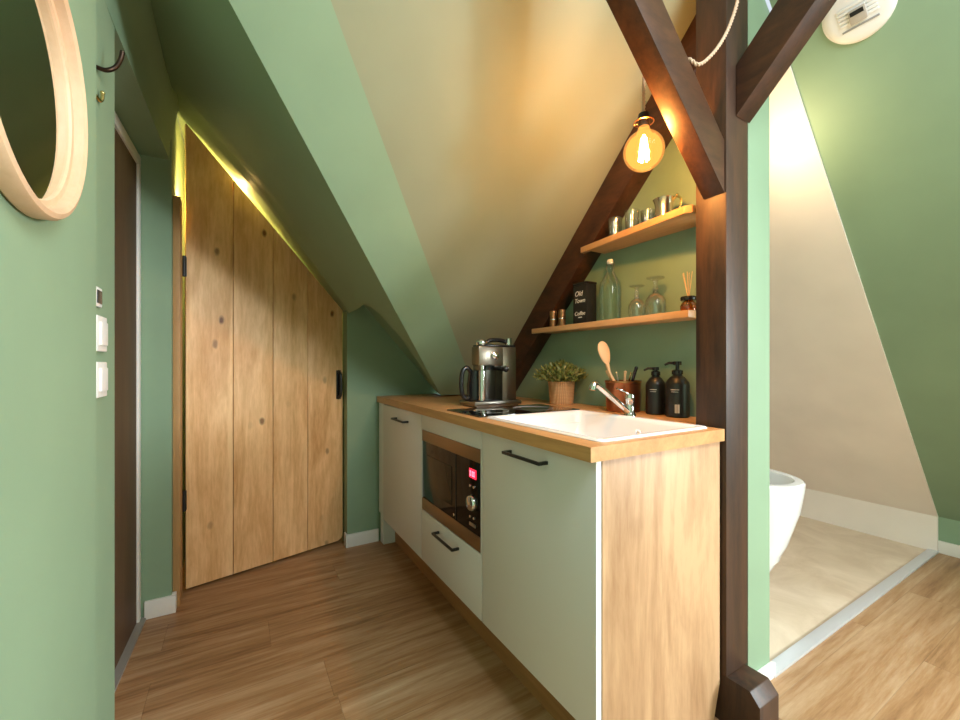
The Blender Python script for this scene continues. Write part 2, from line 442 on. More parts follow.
# lip of the door recess (front edge drop) and lit soffit behind it
for i in range(12):
    a, d = cols[i][-1], cols[i+1][-1]
    u, w = b.verts.new(a.co+Vector((0, .010, .022))), b.verts.new(d.co+Vector((0, .010, .022)))
    b.faces.new((a, d, w, u))
    u2, w2 = b.verts.new(Vector((a.co.x, 3.12, a.co.z+.05))), b.verts.new(Vector((d.co.x, 3.12, d.co.z+.05)))
    b.faces.new((u, w, w2, u2))
bmesh.ops.remove_doubles(b, verts=b.verts[:], dist=1e-4)
struct('ceiling_slope_door', b, SAGE, 'dark green roof slope falling towards the worktop above the plank door', 'ceiling', smooth=50)

# main slope B: green stripe along valley, cream field
def Bz(x, y): return (x, y, BB-y)
def SY(x): return 1.17+1.04*(x-.221)
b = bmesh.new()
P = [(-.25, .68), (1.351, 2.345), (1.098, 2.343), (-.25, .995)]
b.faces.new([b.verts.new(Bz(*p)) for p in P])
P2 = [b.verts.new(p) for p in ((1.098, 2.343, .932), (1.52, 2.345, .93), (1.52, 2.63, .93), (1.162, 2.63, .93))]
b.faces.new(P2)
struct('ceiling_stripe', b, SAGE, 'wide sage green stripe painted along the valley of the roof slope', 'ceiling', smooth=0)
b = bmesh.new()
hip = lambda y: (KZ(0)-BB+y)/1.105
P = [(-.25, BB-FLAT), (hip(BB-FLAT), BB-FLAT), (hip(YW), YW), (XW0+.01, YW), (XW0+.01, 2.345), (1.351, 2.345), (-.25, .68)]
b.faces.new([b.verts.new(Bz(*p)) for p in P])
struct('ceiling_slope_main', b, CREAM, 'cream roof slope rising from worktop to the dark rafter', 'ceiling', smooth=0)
# flat ceiling strip at the ridge and the slope behind the viewer
bm = bmesh.new(); xk = (KZ(0)-FLAT)/1.105
bx(bm, -.6, xk+.02, -.02, BB-FLAT+.005, FLAT, FLAT+.05)
struct('ceiling', bm, SAGE, 'flat green ceiling strip between the roof slopes', 'ceiling')
bm = bmesh.new(); prism(bm, [(-.6, 0, FLAT), (-.6, -2.42, FLAT-2.42), (-.6, -2.42, FLAT-2.36), (-.6, 0, FLAT+.06)], (4.4, 0, 0))
struct('ceiling_slope_back', bm, SAGE, 'green roof slope behind the viewer', 'ceiling')
# slope over knee wall, main room side
KX = 3.625
b = bmesh.new()
P = [(KX, -2.4), (KX, .748), (hip(.748), .748), (xk, BB-FLAT), (xk, -2.4)]
b.faces.new([b.verts.new((x, y, KZ(x))) for x, y in P])
struct('ceiling_slope_knee', b, SAGE, 'sage green roof slope beside the bathroom opening', 'ceiling', smooth=0)
# bathroom slope: 1.5 cm lining, its edge faces the room
bm = bmesh.new()
prism(bm, [(KX-.012, .748, KZ(KX)), (KX-.012, 2.2, KZ(KX)), (XW1+.012, 2.2, KZ(XW1+.012)-.015), (XW1+.012, .748, KZ(XW1+.012)-.015)], (.012, 0, .015))
struct('ceiling_slope_bathroom', bm, BATHW, 'white roof slope of the bathroom', 'ceiling')
bm = bmesh.new(); bx(bm, KX, KX+.1, -2.4, .748, 0, .24)
struct('wall_right', bm, SAGE, 'low green knee wall under the roof slope', 'wall')
bm = bmesh.new(); bx(bm, KX-.012, KX+.1, .748, 2.2, 0, .2125)
struct('wall_right_bathroom', bm, BATHW, 'low white knee wall of the bathroom', 'wall')
bm = bmesh.new(); bx(bm, XW1-.05, KX+.1, 2.1, 2.2, 0, 2.5)
struct('wall_bathroom_end', bm, BATHW, 'white end wall of the bathroom', 'wall')
# low back wall
bm = bmesh.new(); bx(bm, -.6, 4, -2.5, -2.4, 0, .5)
struct('wall_back', bm, SAGE, 'low green wall behind the viewer', 'wall')
# partition between kitchen and bathroom
bm = bmesh.new()
zz = lambda x, y: min(BB-y, KZ(x))+.02
v = [(XW0, YW, 0), (XW1, YW, 0), (XW1, YW, zz(XW1, YW)), (XW0+.03, YW, BB-YW+.02), (XW0, YW, BB-YW+.02)]
b = bmesh.new()
bot = [(XW0, YW, 0), (XW1, YW, 0), (XW1, 2.62, 0), (XW0, 2.62, 0)]
top = [(XW0, YW, BB-YW+.01), (XW1, YW, KZ(XW1)+.01), (XW1, 2.62, KZ(XW1)+.01), (XW0, 2.62, BB-2.62+.2)]
A_ = [b.verts.new(p) for p in bot]; T_ = [b.verts.new(p) for p in top]
b.faces.new(A_[::-1]); b.faces.new(T_)
for i in range(4): b.faces.new((A_[i], A_[(i+1) % 4], T_[(i+1) % 4], T_[i]))
bmesh.ops.recalc_face_normals(b, faces=b.faces[:])
struct('wall_partition', b, SAGE, 'sage green partition behind the worktop and shelves', 'wall', smooth=0)

# baseboards and threshold
bm = bmesh.new(); bx(bm, -.345, -.233, 2.315, 2.33, 0, .078, .002); bx(bm, -.25, -.233, 2.33, 2.36, 0, .078, .002)
struct('baseboard_stub', bm, SKIRT, 'white baseboard around the narrow wall beside the plank door', 'baseboard')
bm = bmesh.new(); bx(bm, .592, .785, 2.60, 2.615, 0, .078, .002); bx(bm, .582, .594, 2.60, 2.66, 0, .078, .001)
struct('baseboard_far', bm, SKIRT, 'white baseboard between plank door and white cabinet', 'baseboard')
bm = bmesh.new(); bx(bm, KX-.015, KX, -2.4, .746, 0, .072, .002)
struct('baseboard_right', bm, SKIRT, 'white baseboard along the green knee wall', 'baseboard')
bm = bmesh.new(); bx(bm, XW0-.005, XW1+.012, YW-.015, YW, 0, .05, .002)
struct('baseboard_partition', bm, SKIRT, 'white baseboard at the end of the green partition', 'baseboard')
bm = bmesh.new(); bx(bm, XW1-.0, KX-.016, .742, .788, 0, .011, .003)
struct('trim_1', bm, GREYM, 'pale metal threshold strip between laminate and bathroom floor', 'threshold')
# dark door recess frame and sill
def sk(y): return -.0165*(2.33-y)/.45      # the door wall is slightly out of square
def skx(y, x): return x+sk(y)
bm = bmesh.new()
prism(bm, [(skx(1.49, -.40), 1.49, 0), (skx(1.49, -.338), 1.49, 0), (-.338, 2.328, 0), (-.40, 2.328, 0)], (0, 0, .010))
struct('trim_2', bm, SILL, 'grey metal sill under the dark brown door', 'threshold')

# ------------------------------------------------------------------ doors
d2 = thing('door_2', 'dark brown flush door in white frame behind the switches', 'door', (-.39, 2.0, .01)); d2['kind'] = 'structure'
bm = bmesh.new(); prism(bm, [(skx(1.47, -.43), 1.47, .01), (skx(1.47, -.367), 1.47, .01), (-.367, 2.288, .01), (-.43, 2.288, .01)], (0, 0, 1.975))
obj('door_leaf', bm, DKDOOR, d2)
bm = bmesh.new()
prism(bm, [(-.43, 2.287, .01), (-.357, 2.287, .01), (-.357, 2.322, .01), (-.43, 2.322, .01)], (0, 0, 2.018), .002)
prism(bm, [(skx(1.49, -.43), 1.49, 1.985), (skx(1.49, -.358), 1.49, 1.985), (-.358, 2.287, 1.985), (-.43, 2.287, 1.985)], (0, 0, .043), .002)
obj('door_frame', bm, SKIRT, d2)['label'] = 'white door frame'

# pine plank door, ajar
H0 = Vector((-.212, 2.49, 0)); H1 = Vector((.585, 2.70, 0))
ang = math.atan2(H1.y-H0.y, H1.x-H0.x); W = (H1-H0).length
d1 = thing('door_1', 'ajar knotty pine plank door cut to a slanted top', 'door', (H0.x, H0.y, .012), rotz=ang); d1['kind'] = 'structure'
zl, zr = 2.312, 1.464
ztop = lambda u: zl+(zr-zl)*u/W-.012
cuts = [0, .2085, .407, .602, W]
for i in range(4):
    u0, u1 = cuts[i]+.0015, cuts[i+1]-.0015
    bm = bmesh.new(); z0 = 0.006
    if i < 3: prism(bm, [(u0, 0, z0), (u1, 0, z0), (u1, 0, ztop(u1)), (u0, 0, ztop(u0))], (0, .028, 0), .002)
    else: prism(bm, [(u0, 0, z0), (u1-.03, 0, z0), (u1, 0, z0+.02), (u1, 0, ztop(u1)), (u0, 0, ztop(u0))], (0, .028, 0), .002)
    o = obj('door_plank', bm, PINE, d1, world=False)
    # own origin per plank so that the grain differs
    off = Vector((u0, 0, i*3.7)); 
    for vtx in o.data.vertices: vtx.co -= off
    o.location = off
bm = bmesh.new()
for zc in (.35, 1.0): bx(bm, .02, W-.03, .028, .052, zc-.06, zc+.06, .003)
obj('ledge_board', bm, BATTEN, d1, world=False)
bm = bmesh.new(); tube(bm, spline([(W-.030, .001, .90), (W-.030, -.030, .925), (W-.030, -.034, .985), (W-.030, -.030, 1.045), (W-.030, .001, 1.07)], 6), .0095, 8)
bx(bm, W-.045, W-.015, -.003, .001, .895, 1.075, .001)
obj('pull_handle', bm, BLACK, d1, world=False)['label'] = 'black iron pull handle'
for zc in (.445, 1.59):
    bm = bmesh.new(); lathe(bm, [(0, -.05), (.009, -.05), (.009, .05), (0, .05)], (-.008, -.012, zc), 10); bx(bm, -.016, .005, -.004, .001, zc-.047, zc+.047, .001)
    obj('hinge', bm, BLACK, d1, world=False)['label'] = 'black strap hinge'
bm = bmesh.new(); bx(bm, -.25, -.222, 2.372, 2.468, 0, 1.905, .003)
tag(obj('door_jamb_board', bm, BATTEN), 'narrow pine board standing on the reveal that carries the door hinges', 'board', kind='structure')

# ------------------------------------------------------------------ mirror, hooks, switches
MX = -.25
t = thing('round_mirror', 'round mirror in pale wooden hoop frame hung on the green wall', 'mirror', (MX, .79, 1.324))
MC = (MX, .79, 1.517); rr = .193
bm = disc_x([(rr-.024, .0), (rr-.004, .0), (rr, .004), (rr, .020), (rr-.004, .026), (rr-.011, .028), (rr-.016, .024), (rr-.018, .013), (rr-.0185, .012), (rr-.027, .0115), (rr-.030, .006)], MC, 1, 72)
obj('frame', bm, MIRW, t)
bm = disc_x([(0, .002), (rr-.024, .002), (rr-.024, .008), (0, .008)], MC, 1, 72)
obj('mirror_glass', bm, MIRROR, t)['label'] = 'silvered glass disc'

hk = thing('coat_hook', 'dark curved coat hook sticking out by the dark door', 'hook', (-.286, 1.30, 1.80))
bm = bmesh.new()
zk = 1.842
tube(bm, spline([(-.285, 1.300, 1.822), (-.270, 1.322, 1.832), (-.255, 1.330, 1.848), (-.246, 1.335, 1.872), (-.241, 1.335, 1.896)], 8), .0052, 10)
obj('hook_arm', bm, plain('dark_iron', (.05, .03, .02), .35, .8), hk)
bm = bmesh.new(); bx(bm, -.287, -.283, 1.25, 1.285, zk-.05, zk+.03, .001); obj('back_plate', bm, BLACK, hk)
hk2 = thing('coat_hook', 'small brass hook just below the dark curved one', 'hook', (-.286, 1.325, 1.765))
bm = bmesh.new()
tube(bm, spline([(-.285, 1.305, 1.757), (-.281, 1.322, 1.755), (-.278, 1.327, 1.762), (-.277, 1.328, 1.776)], 8), .004, 8)
ball(bm, (-.277, 1.328, 1.778), .005)
obj('hook_arm', bm, BRASS, hk2)
bm = bmesh.new(); bx(bm, -.287, -.283, 1.26, 1.30, 1.755, 1.80, .001); obj('back_plate', bm, BRASS, hk2)

def switch(zc, label):
    t = thing('light_switch', label, 'switch', (-.286, 1.325, zc), 'switches by the dark door')
    bm = bmesh.new(); bx(bm, -.286, -.277, 1.285, 1.37, zc-.0425, zc+.0425, .003); obj('cover_plate', bm, PLASTW, t)
    bm = bmesh.new(); bx(bm, -.278, -.272, 1.30, 1.355, zc-.028, zc+.028, .002); obj('rocker', bm, PLASTW, t)
switch(1.195, 'white switch plate, upper of the pair by the dark door')
switch(1.085, 'white switch plate, lower of the pair by the dark door')
t = thing('thermostat', 'small white framed controller with dark face above the switch plates', 'thermostat', (-.286, 1.315, 1.28))
bm = bmesh.new(); bx(bm, -.286, -.279, 1.285, 1.337, 1.258, 1.305, .004); obj('frame', bm, PLASTW, t)
bm = bmesh.new(); bx(bm, -.280, -.2775, 1.29, 1.329, 1.266, 1.297, .001); obj('screen', bm, plain('dark_screen', (.05, .05, .05), .2), t)

# ------------------------------------------------------------------ timber frame
PX0, PX1, PY0, PY1 = 1.31, 1.435, .72, .82
bm = bmesh.new(); bx(bm, PX0, PX1, PY0, PY1, .152, BB-PY1-.005, .004)
tag(obj('timber_post', bm, BEAM), 'upright dark timber post standing on the chamfered sill', 'post', kind='thing')
bm = bmesh.new()
prism(bm, [(PX0+.005, .6265, 0), (PX0+.005, .6265, .118), (PX0+.005, .655, .151), (PX0+.005, 1.2, .151), (PX0+.005, 1.2, 0)], (.11, 0, 0), .003)
tag(obj('timber_sill', bm, BEAM), 'dark floor timber with chamfered end under the post', 'beam', kind='thing')
# brace towards the room: X+Z between 2.965 and 3.128
bm = bmesh.new()
z0 = 2.58
pts = [(PX0, .725, 2.965-PX0), (PX0, .725, 3.128-PX0), (3.128-z0, .725, z0), (2.965-z0, .725, z0)]
pts = [(PX0-.001, .725, 2.965-PX0), (PX0-.001, .725, 3.128-PX0), (3.128-2.54, .725, 2.54), (2.965-2.54, .725, 2.54)]
prism(bm, pts, (0, .068, 0), .003)
o = obj('timber_brace', bm, BEAMY); tag(o, 'slanted dark brace that the lamp cord is slung over', 'brace', kind='thing')
bm = bmesh.new()
pts = [(1.361, PY0-.001, 2.625-PY0), (1.361, PY0-.001, 2.787-PY0), (1.361, 2.787-2.75, 2.75), (1.361, 2.625-2.75, 2.75)]
prism(bm, pts, (.081, 0, 0), .003)
o = obj('timber_brace', bm, RAFTW); tag(o, 'slanted dark brace leaving the post beside the round ceiling vent', 'brace', kind='thing')
# rafter along partition
bm = bmesh.new()
RL, RU, RX = 3.078, BB-.002, 1.425
prism(bm, [(RX, RL-.93, .93), (RX, RU-.93, .93), (RX, .83, RU-.83), (RX, .83, RL-.83)], (XW0-RX, 0, 0), .003)
o = obj('timber_rafter', bm, RAFTW); tag(o, 'long dark rafter running down the partition to the worktop', 'rafter', kind='thing')

# ------------------------------------------------------------------ kitchen run
FX = .7685            # front plane of the doors
CZ0, CZ1 = .885, .922
SY0, SY1, SX0, SX1 = .754, 1.325, .80, 1.28     # sink
bm = bmesh.new()
YE, YN = 2.612, .7225
hx0, hx1, hy0, hy1 = SX0+.025, SX1-.025, SY0+.03, SY1-.03
prism(bm, [(.734, YN, CZ0), (.775, YE, CZ0), (hx0, YE, CZ0), (hx0, YN, CZ0)], (0, 0, CZ1-CZ0))
bx(bm, hx0, hx1, YN, hy0, CZ0, CZ1); bx(bm, hx0, hx1, hy1, YE, CZ0, CZ1)
bx(bm, hx1, 1.304, YN, YE, CZ0, CZ1); bx(bm, 1.304, XW0-.001, .835, YE, CZ0, CZ1)
tag(obj('kitchen_worktop', bm, OAKTOP), 'oak worktop running along the kitchen units', 'worktop')

def handle(parent, y0, y1, z):
    bm = bmesh.new()
    bx(bm, FX-.034, FX-.025, y0, y1, z-.005, z+.005, .0025)
    for y in (y0, y1-.010): bx(bm, FX-.027, FX+.001, y, y+.010, z-.005, z+.005, .0015)
    o = obj('handle', bm, BLACK, parent); o['label'] = 'black bar handle'
    return o

def unit(name, label, y0, y1):
    t = thing(name, label, 'cabinet', ((FX+1.29)/2, (y0+y1)/2, 0))
    bm = bmesh.new()
    bx(bm, FX+.020, 1.29, y0+.001, y0+.017, .19, CZ0-.001); bx(bm, FX+.020, 1.29, y1-.017, y1-.001, .19, CZ0-.001)
    bx(bm, FX+.020, 1.29, y0+.017, y1-.017, .19, .206); bx(bm, 1.274, 1.29, y0+.017, y1-.017, .206, CZ0-.001)
    for x in (FX+.15, 1.20):
        for y in (y0+.05, y1-.05): lathe(bm, [(0, 0), (.018, 0), (.018, .19), (0, .19)], (x, y, 0), 12)
    obj('carcass', bm, LACQE, t)
    return t
DZ0, DZ1 = .19, CZ0-.003
# far unit
u = unit('base_cabinet', 'white base cabinet at the far end under the coffee machine', 1.862, 2.457)
bm = bmesh.new(); bx(bm, FX, FX+.018, 1.8635, 2.4555, DZ0, DZ1, .0012); d = obj('door', bm, LACQ, u)
handle(d, 2.03, 2.215, .826)
# microwave unit
MY0, MY1, MZ0, MZ1 = 1.302, 1.850, .434, .810
u = unit('microwave_cabinet', 'white cabinet housing the built-in microwave above a drawer', 1.292, 1.860)
bm = bmesh.new(); bx(bm, FX, FX+.018, 1.2935, 1.8585, MZ1+.002, DZ1, .0012); bx(bm, FX, FX+.018, MY1+.001, 1.8585, MZ0-.002, MZ1+.002, .0008); bx(bm, FX, FX+.018, 1.2935, MY0-.001, MZ0-.002, MZ1+.002, .0008)
obj('front_panel', bm, LACQ, u)
bm = bmesh.new(); bx(bm, FX+.02, 1.272, 1.31, 1.842, MZ0-.018, MZ0-.002); obj('shelf_board', bm, LACQE, u)
bm = bmesh.new(); bx(bm, FX, FX+.018, 1.2935, 1.8585, DZ0, MZ0-.004, .0012); d = obj('drawer', bm, LACQ, u)
handle(d, 1.468, 1.665, .386)
# sink unit with oak end panel
u = unit('sink_cabinet', 'white sink cabinet with an oak end panel beside the post', .756, 1.290)
bm = bmesh.new(); bx(bm, FX, FX+.018, .740, 1.2885, DZ0, DZ1, .0012); d = obj('door', bm, LACQ, u)
handle(d, .922, 1.112, .840)
bm = bmesh.new(); prism(bm, [(FX+.0195, .736, 0), (1.262, .736, 0), (1.302, .736, .125), (1.302, .736, CZ0-.001), (FX+.0195, .736, CZ0-.001)], (0, .018, 0), .0008)
obj('end_panel', bm, OAKSIDE, u)['label'] = 'light oak end panel'
# near door edge, whitened so its colour carries the daylight on it
bm = bmesh.new(); bx(bm, FX+.0005, FX+.0175, .7385, .7402, DZ0+.001, DZ1-.001); obj('door_edge', bm, LACQE, d)['label'] = 'door edge in whiter colour standing in for daylight'
# filler panel and plinth
bm = bmesh.new(); bx(bm, .795, 1.29, 2.535, 2.598, 0, CZ0-.001, .001); bx(bm, .785, .803, 2.459, 2.598, DZ0, CZ0-.001, .001)
tag(obj('filler_panel', bm, LACQE), 'white upright filler panel between far wall and base cabinet', 'panel')
bm = bmesh.new(); bx(bm, .869, .885, .755, 2.534, 0, .186, .001)
tag(obj('plinth_board', bm, PLINTHW), 'brown oak plinth board along the floor under the white cabinets', 'plinth')

# microwave
t = thing('microwave', 'built-in black microwave with bronze trims and red display', 'microwave', ((FX+1.2)/2, (MY0+MY1)/2, MZ0))
bm = bmesh.new(); bx(bm, FX+.022, 1.15, MY0+.012, MY1-.012, MZ0, MZ1-.012); obj('housing', bm, GREYP, t)
bm = bmesh.new(); bx(bm, FX+.002, FX+.022, MY0, MY1, MZ0+.055, MZ1-.05, .001); d = obj('door', bm, MWGLASS, t); d['label'] = 'black glass front'
bm = bmesh.new(); bx(bm, FX-.0005, FX+.0025, MY0+.235, MY1-.05, MZ0+.105, MZ1-.11, .0008); obj('window', bm, MWINNER, d)
bm = bmesh.new(); bx(bm, FX-.0005, FX+.0025, MY0+.196, MY0+.199, MZ0+.057, MZ1-.052); obj('door_gap', bm, BLACK, d)
bm = bmesh.new(); bx(bm, FX, FX+.022, MY0, MY1, MZ1-.05, MZ1, .001); obj('upper_trim', bm, BRONZE, t)['label'] = 'bronze trim above the glass'
bm = bmesh.new(); bx(bm, FX, FX+.022, MY0, MY1, MZ0, MZ0+.055, .001); obj('lower_trim', bm, BRONZE, t)['label'] = 'bronze trim below the glass'
cy = MY0+.062
bm = disc_x([(0, .0), (.030, .0), (.031, .004), (.027, .014), (.024, .016), (0, .016)], (FX+.002, cy, .600), -1, 32); k = obj('dial', bm, CHROME, t); k['label'] = 'round chrome dial'
bm = bmesh.new(); bx(bm, FX-.0152, FX-.0132, cy-.002, cy+.002, .605, .625); obj('pointer', bm, GREYP, k)
bm = bmesh.new(); bx(bm, FX-.0005, FX+.0022, cy-.030, cy+.022, .693, .728, .001); dsp = obj('display', bm, REDLED, t)
bm = bmesh.new()
for yy in (-.020, -.008, .008): 
    bx(bm, FX-.0012, FX-.0006, cy+yy, cy+yy+.008, .700, .704); bx(bm, FX-.0012, FX-.0006, cy+yy, cy+yy+.008, .716, .720); bx(bm, FX-.0012, FX-.0006, cy+yy, cy+yy+.002, .700, .720)
    bx(bm, FX-.0012, FX-.0006, cy+yy+.006, cy+yy+.008, .700, .720)
obj('digit_segments', bm, REDSEG, dsp)
for yy, zz_ in ((.014, .662), (-.014, .662), (.014, .545), (-.014, .545)):
    bm = disc_x([(0, 0), (.0055, 0), (.005, .004), (0, .004)], (FX+.002, cy+yy, zz_), -1, 14); obj('button', bm, CHROME, t)
bm = bmesh.new(); bx(bm, FX-.002, FX+.002, cy-.026, cy+.02, .512, .524, .001); obj('open_button', bm, STEEL, t)
bm = disc_x([(0, 0), (.006, 0), (.006, .002), (0, .002)], (FX+.002, MY0+.215, .508), -1, 14); obj('badge', bm, CHROME, t)

# hob
t = thing('induction_hob', 'black glass two-ring hob set in the worktop before the coffee machine', 'hob', (1.04, 1.485, CZ1))
bm = bmesh.new(); bx(bm, .79, 1.30, 1.345, 1.625, CZ1, CZ1+.005, .002); obj('glass_plate', bm, BLGLASS, t)
for xc, r0 in ((.93, .075), (1.15, .09)):
    bm = bmesh.new(); lathe(bm, [(r0, CZ1+.0050), (r0, CZ1+.0054), (r0-.003, CZ1+.0054), (r0-.003, CZ1+.0050)], (xc, 1.485, 0), 40, close=True); obj('cooking_ring', bm, GREYP, t)

# sink
t = thing('kitchen_sink', 'white inset sink with raised rim at the near end of the worktop', 'sink', ((SX0+SX1)/2, (SY0+SY1)/2, CZ1))
def rrect(x0, x1, y0, y1, r, z, n=6):
    out = []
    for cx, cy_, a0 in ((x1-r, y1-r, 0), (x0+r, y1-r, 90), (x0+r, y0+r, 180), (x1-r, y0+r, 270)):
        for i in range(n+1):
            a = R(a0+90*i/n); out.append((cx+r*math.cos(a), cy_+r*math.sin(a), z))
    return out
def loft(bm, loops, cap=True):
    b = bmesh.new(); rs = [[b.verts.new(p) for p in l] for l in loops]
    for a, d in zip(rs[:-1], rs[1:]):
        n = len(a)
        for i in range(n): b.faces.new((a[i], a[(i+1) % n], d[(i+1) % n], d[i]))
    if cap: b.faces.new(rs[-1])
    bmesh.ops.recalc_face_normals(b, faces=b.faces[:]); merge(bm, b); return bm
RZ = CZ1+.006
bm = bmesh.new()
loft(bm, [rrect(SX0, SX1, SY0, SY1, .02, CZ1+.0005), rrect(SX0, SX1, SY0, SY1, .02, RZ-.004), rrect(SX0+.004, SX1-.004, SY0+.004, SY1-.004, .018, RZ), rrect(SX0+.022, SX1-.022, SY0+.022, SY1-.022, .012, RZ),
          rrect(SX0+.029, SX1-.029, SY0+.031, SY1-.031, .014, RZ-.005), rrect(SX0+.034, SX1-.034, SY0+.036, SY1-.036, .03, RZ-.014),
          rrect(SX0+.055, SX1-.055, SY0+.060, SY1-.060, .05, RZ-.130), rrect(SX0+.09, SX1-.09, SY0+.10, SY1-.10, .04, RZ-.140)])
obj('basin', bm, SINKW, t)
bm = bmesh.new(); lathe(bm, [(0, RZ-.1395), (.04, RZ-.1395), (.04, RZ-.137), (.03, RZ-.136), (0, RZ-.138)], (1.0, 1.03, 0), 24); obj('drain', bm, CHROME, t)
bm = disc_x([(.007, 0), (.014, 0), (.014, .004), (.007, .004), (.006, .001)], (SX1-.044, .985, RZ-.050), -1, 20); obj('overflow', bm, CHROME, t)
# tap
tx, ty, TZ = 1.315, 1.09, CZ1
t = thing('mixer_tap', 'chrome single-lever mixer tap standing behind the sink', 'tap', (tx, ty, TZ))
bm = bmesh.new(); lathe(bm, [(0, TZ), (.023, TZ), (.023, TZ+.006), (.0175, TZ+.014), (.0165, TZ+.060), (.0185, TZ+.066), (0, TZ+.066)], (tx, ty, 0), 28); obj('tap_body', bm, CHROME, t)
bm = bmesh.new(); tube(bm, spline([(tx-.006, ty, TZ+.016), (tx-.055, ty+.003, TZ+.050), (tx-.11, ty+.006, TZ+.088), (tx-.160, ty+.009, TZ+.122), (tx-.182, ty+.010, TZ+.126), (tx-.190, ty+.010, TZ+.106)], 6), [.0115]*19+[.012]*7+[.0125]*5, 12); obj('spout', bm, CHROME, t)
bm = bmesh.new(); lathe(bm, [(.0180, TZ+.067), (.0188, TZ+.074), (.016, TZ+.086), (0, TZ+.090)], (tx, ty, 0), 24)
tube(bm, spline([(tx-.004, ty, TZ+.082), (tx-.036, ty+.002, TZ+.098), (tx-.070, ty+.004, TZ+.108)], 6), [.0085]*4+[.007]*5+[.0055]*4, 10, flat=.6); obj('lever', bm, CHROME, t)

# coffee machine
cx0, cx1, cy0, cy1 = .965, 1.190, 1.660, 1.805
ZT = CZ1
t = thing('coffee_machine', 'steel espresso machine with black jug handle behind the hob', 'coffee machine', (1.1, 1.76, ZT))
bm = bmesh.new(); bx(bm, cx0-.02, cx1+.02, cy0-.01, cy1, ZT+.006, ZT+.028, .006); bx(bm, cx0-.005, cx1+.005, cy0+.0, cy1-.01, ZT, ZT+.008); base = obj('base', bm, plain('base_steel', (.25, .23, .19), .3, 1.0), t)
bm = bmesh.new(); bx(bm, cx0, cx1-.1, cy0-.005, cy0+.11, ZT+.0282, ZT+.0302); obj('drip_grille', bm, BLACK, base)
bm = bmesh.new(); bx(bm, cx0+.145, cx1, cy0+.01, cy1-.005, ZT+.028, ZT+.285, .004); obj('side_tower', bm, plain('satin_steel', (.19, .165, .12), .34, 1.0), t)
bm = bmesh.new(); bx(bm, cx0+.055, cx0+.145, cy0+.075, cy1-.005, ZT+.028, ZT+.285, .004); obj('back_body', bm, plain('dark_steel', (.20, .19, .165), .28, 1.0), t)
bm = bmesh.new(); bx(bm, cx0+.012, cx0+.148, cy0+.008, cy0+.08, ZT+.195, ZT+.286, .006); head = obj('brew_head', bm, plain('shaded_steel', (.24, .21, .16), .30, 1.0), t)
bm = bmesh.new(); lathe(bm, [(0, 0), (.019, 0), (.019, .012), (.013, .016), (0, .016)], (0, 0, 0), 24); rot(bm, Matrix.Translation((cx0+.098, cy0+.0085, ZT+.243)) @ Matrix.Rotation(R(90), 4, 'X')); obj('control_knob', bm, CHROME, head)
bm = bmesh.new(); bx(bm, cx0+.05, cx1-.002, cy0+.015, cy1-.012, ZT+.286, ZT+.296, .003)
tube(bm, spline([(cx0+.07, cy0+.05, ZT+.296), (cx0+.10, cy0+.05, ZT+.318), (cx0+.17, cy0+.05, ZT+.318), (cx0+.205, cy0+.05, ZT+.300)], 6), .010, 10)
obj('top_lid', bm, BLACKPL, t)
bm = bmesh.new(); ball(bm, (cx0+.048, cy0+.045, ZT+.303), .030, .75); obj('cup_dome', bm, CHROME, t)
bm = bmesh.new(); lathe(bm, [(0, ZT+.296), (.014, ZT+.296), (.014, ZT+.328), (.011, ZT+.331), (0, ZT+.331)], (cx1-.024, cy0+.04, 0), 18); obj('steam_knob', bm, CHROME, t)
bm = bmesh.new(); lathe(bm, [(.0, ZT+.175), (.034, ZT+.175), (.036, ZT+.197), (0, ZT+.197)], (cx0+.085, cy0+.055, 0), 24); pf = obj('portafilter', bm, BLACKPL, t)
bm = bmesh.new(); tube(bm, [(cx0+.095, cy0+.045, ZT+.186), (cx0+.104, cy0-.01, ZT+.184), (cx0+.112, cy0-.055, ZT+.180)], [.010, .012, .012], 12); ball(bm, (cx0+.113, cy0-.063, ZT+.180), .0155); obj('portafilter_handle', bm, BLACKPL, pf)
bm = bmesh.new(); ball(bm, (cx0+.120, cy0-.070, ZT+.184), .007); obj('handle_cap', bm, CHROME, pf)
# tall chrome cylinder and black jug loop at the near corner
bm = bmesh.new(); lathe(bm, [(0, ZT+.030), (.017, ZT+.030), (.017, ZT+.172), (.012, ZT+.176), (.012, ZT+.196), (0, ZT+.196)], (cx0+.036, cy0+.02, 0), 24); obj('frother_tube', bm, CHROME, t)
bm = bmesh.new(); lathe(bm, [(0, ZT+.030), (.043, ZT+.030), (.045, ZT+.10), (.036, ZT+.165), (.036, ZT+.172), (0, ZT+.172)], (cx0+.040, cy0+.085, 0), 28); jug = obj('milk_jug', bm, BLACKPL, t)
bm = bmesh.new(); tube(bm, spline([(cx0+.012, cy0+.085, ZT+.165), (cx0-.012, cy0+.085, ZT+.185), (cx0-.034, cy0+.085, ZT+.165), (cx0-.041, cy0+.085, ZT+.11), (cx0-.034, cy0+.085, ZT+.055), (cx0-.012, cy0+.085, ZT+.038), (cx0+.010, cy0+.085, ZT+.045)], 6), .011, 10); obj('jug_handle', bm, BLACKPL, jug)

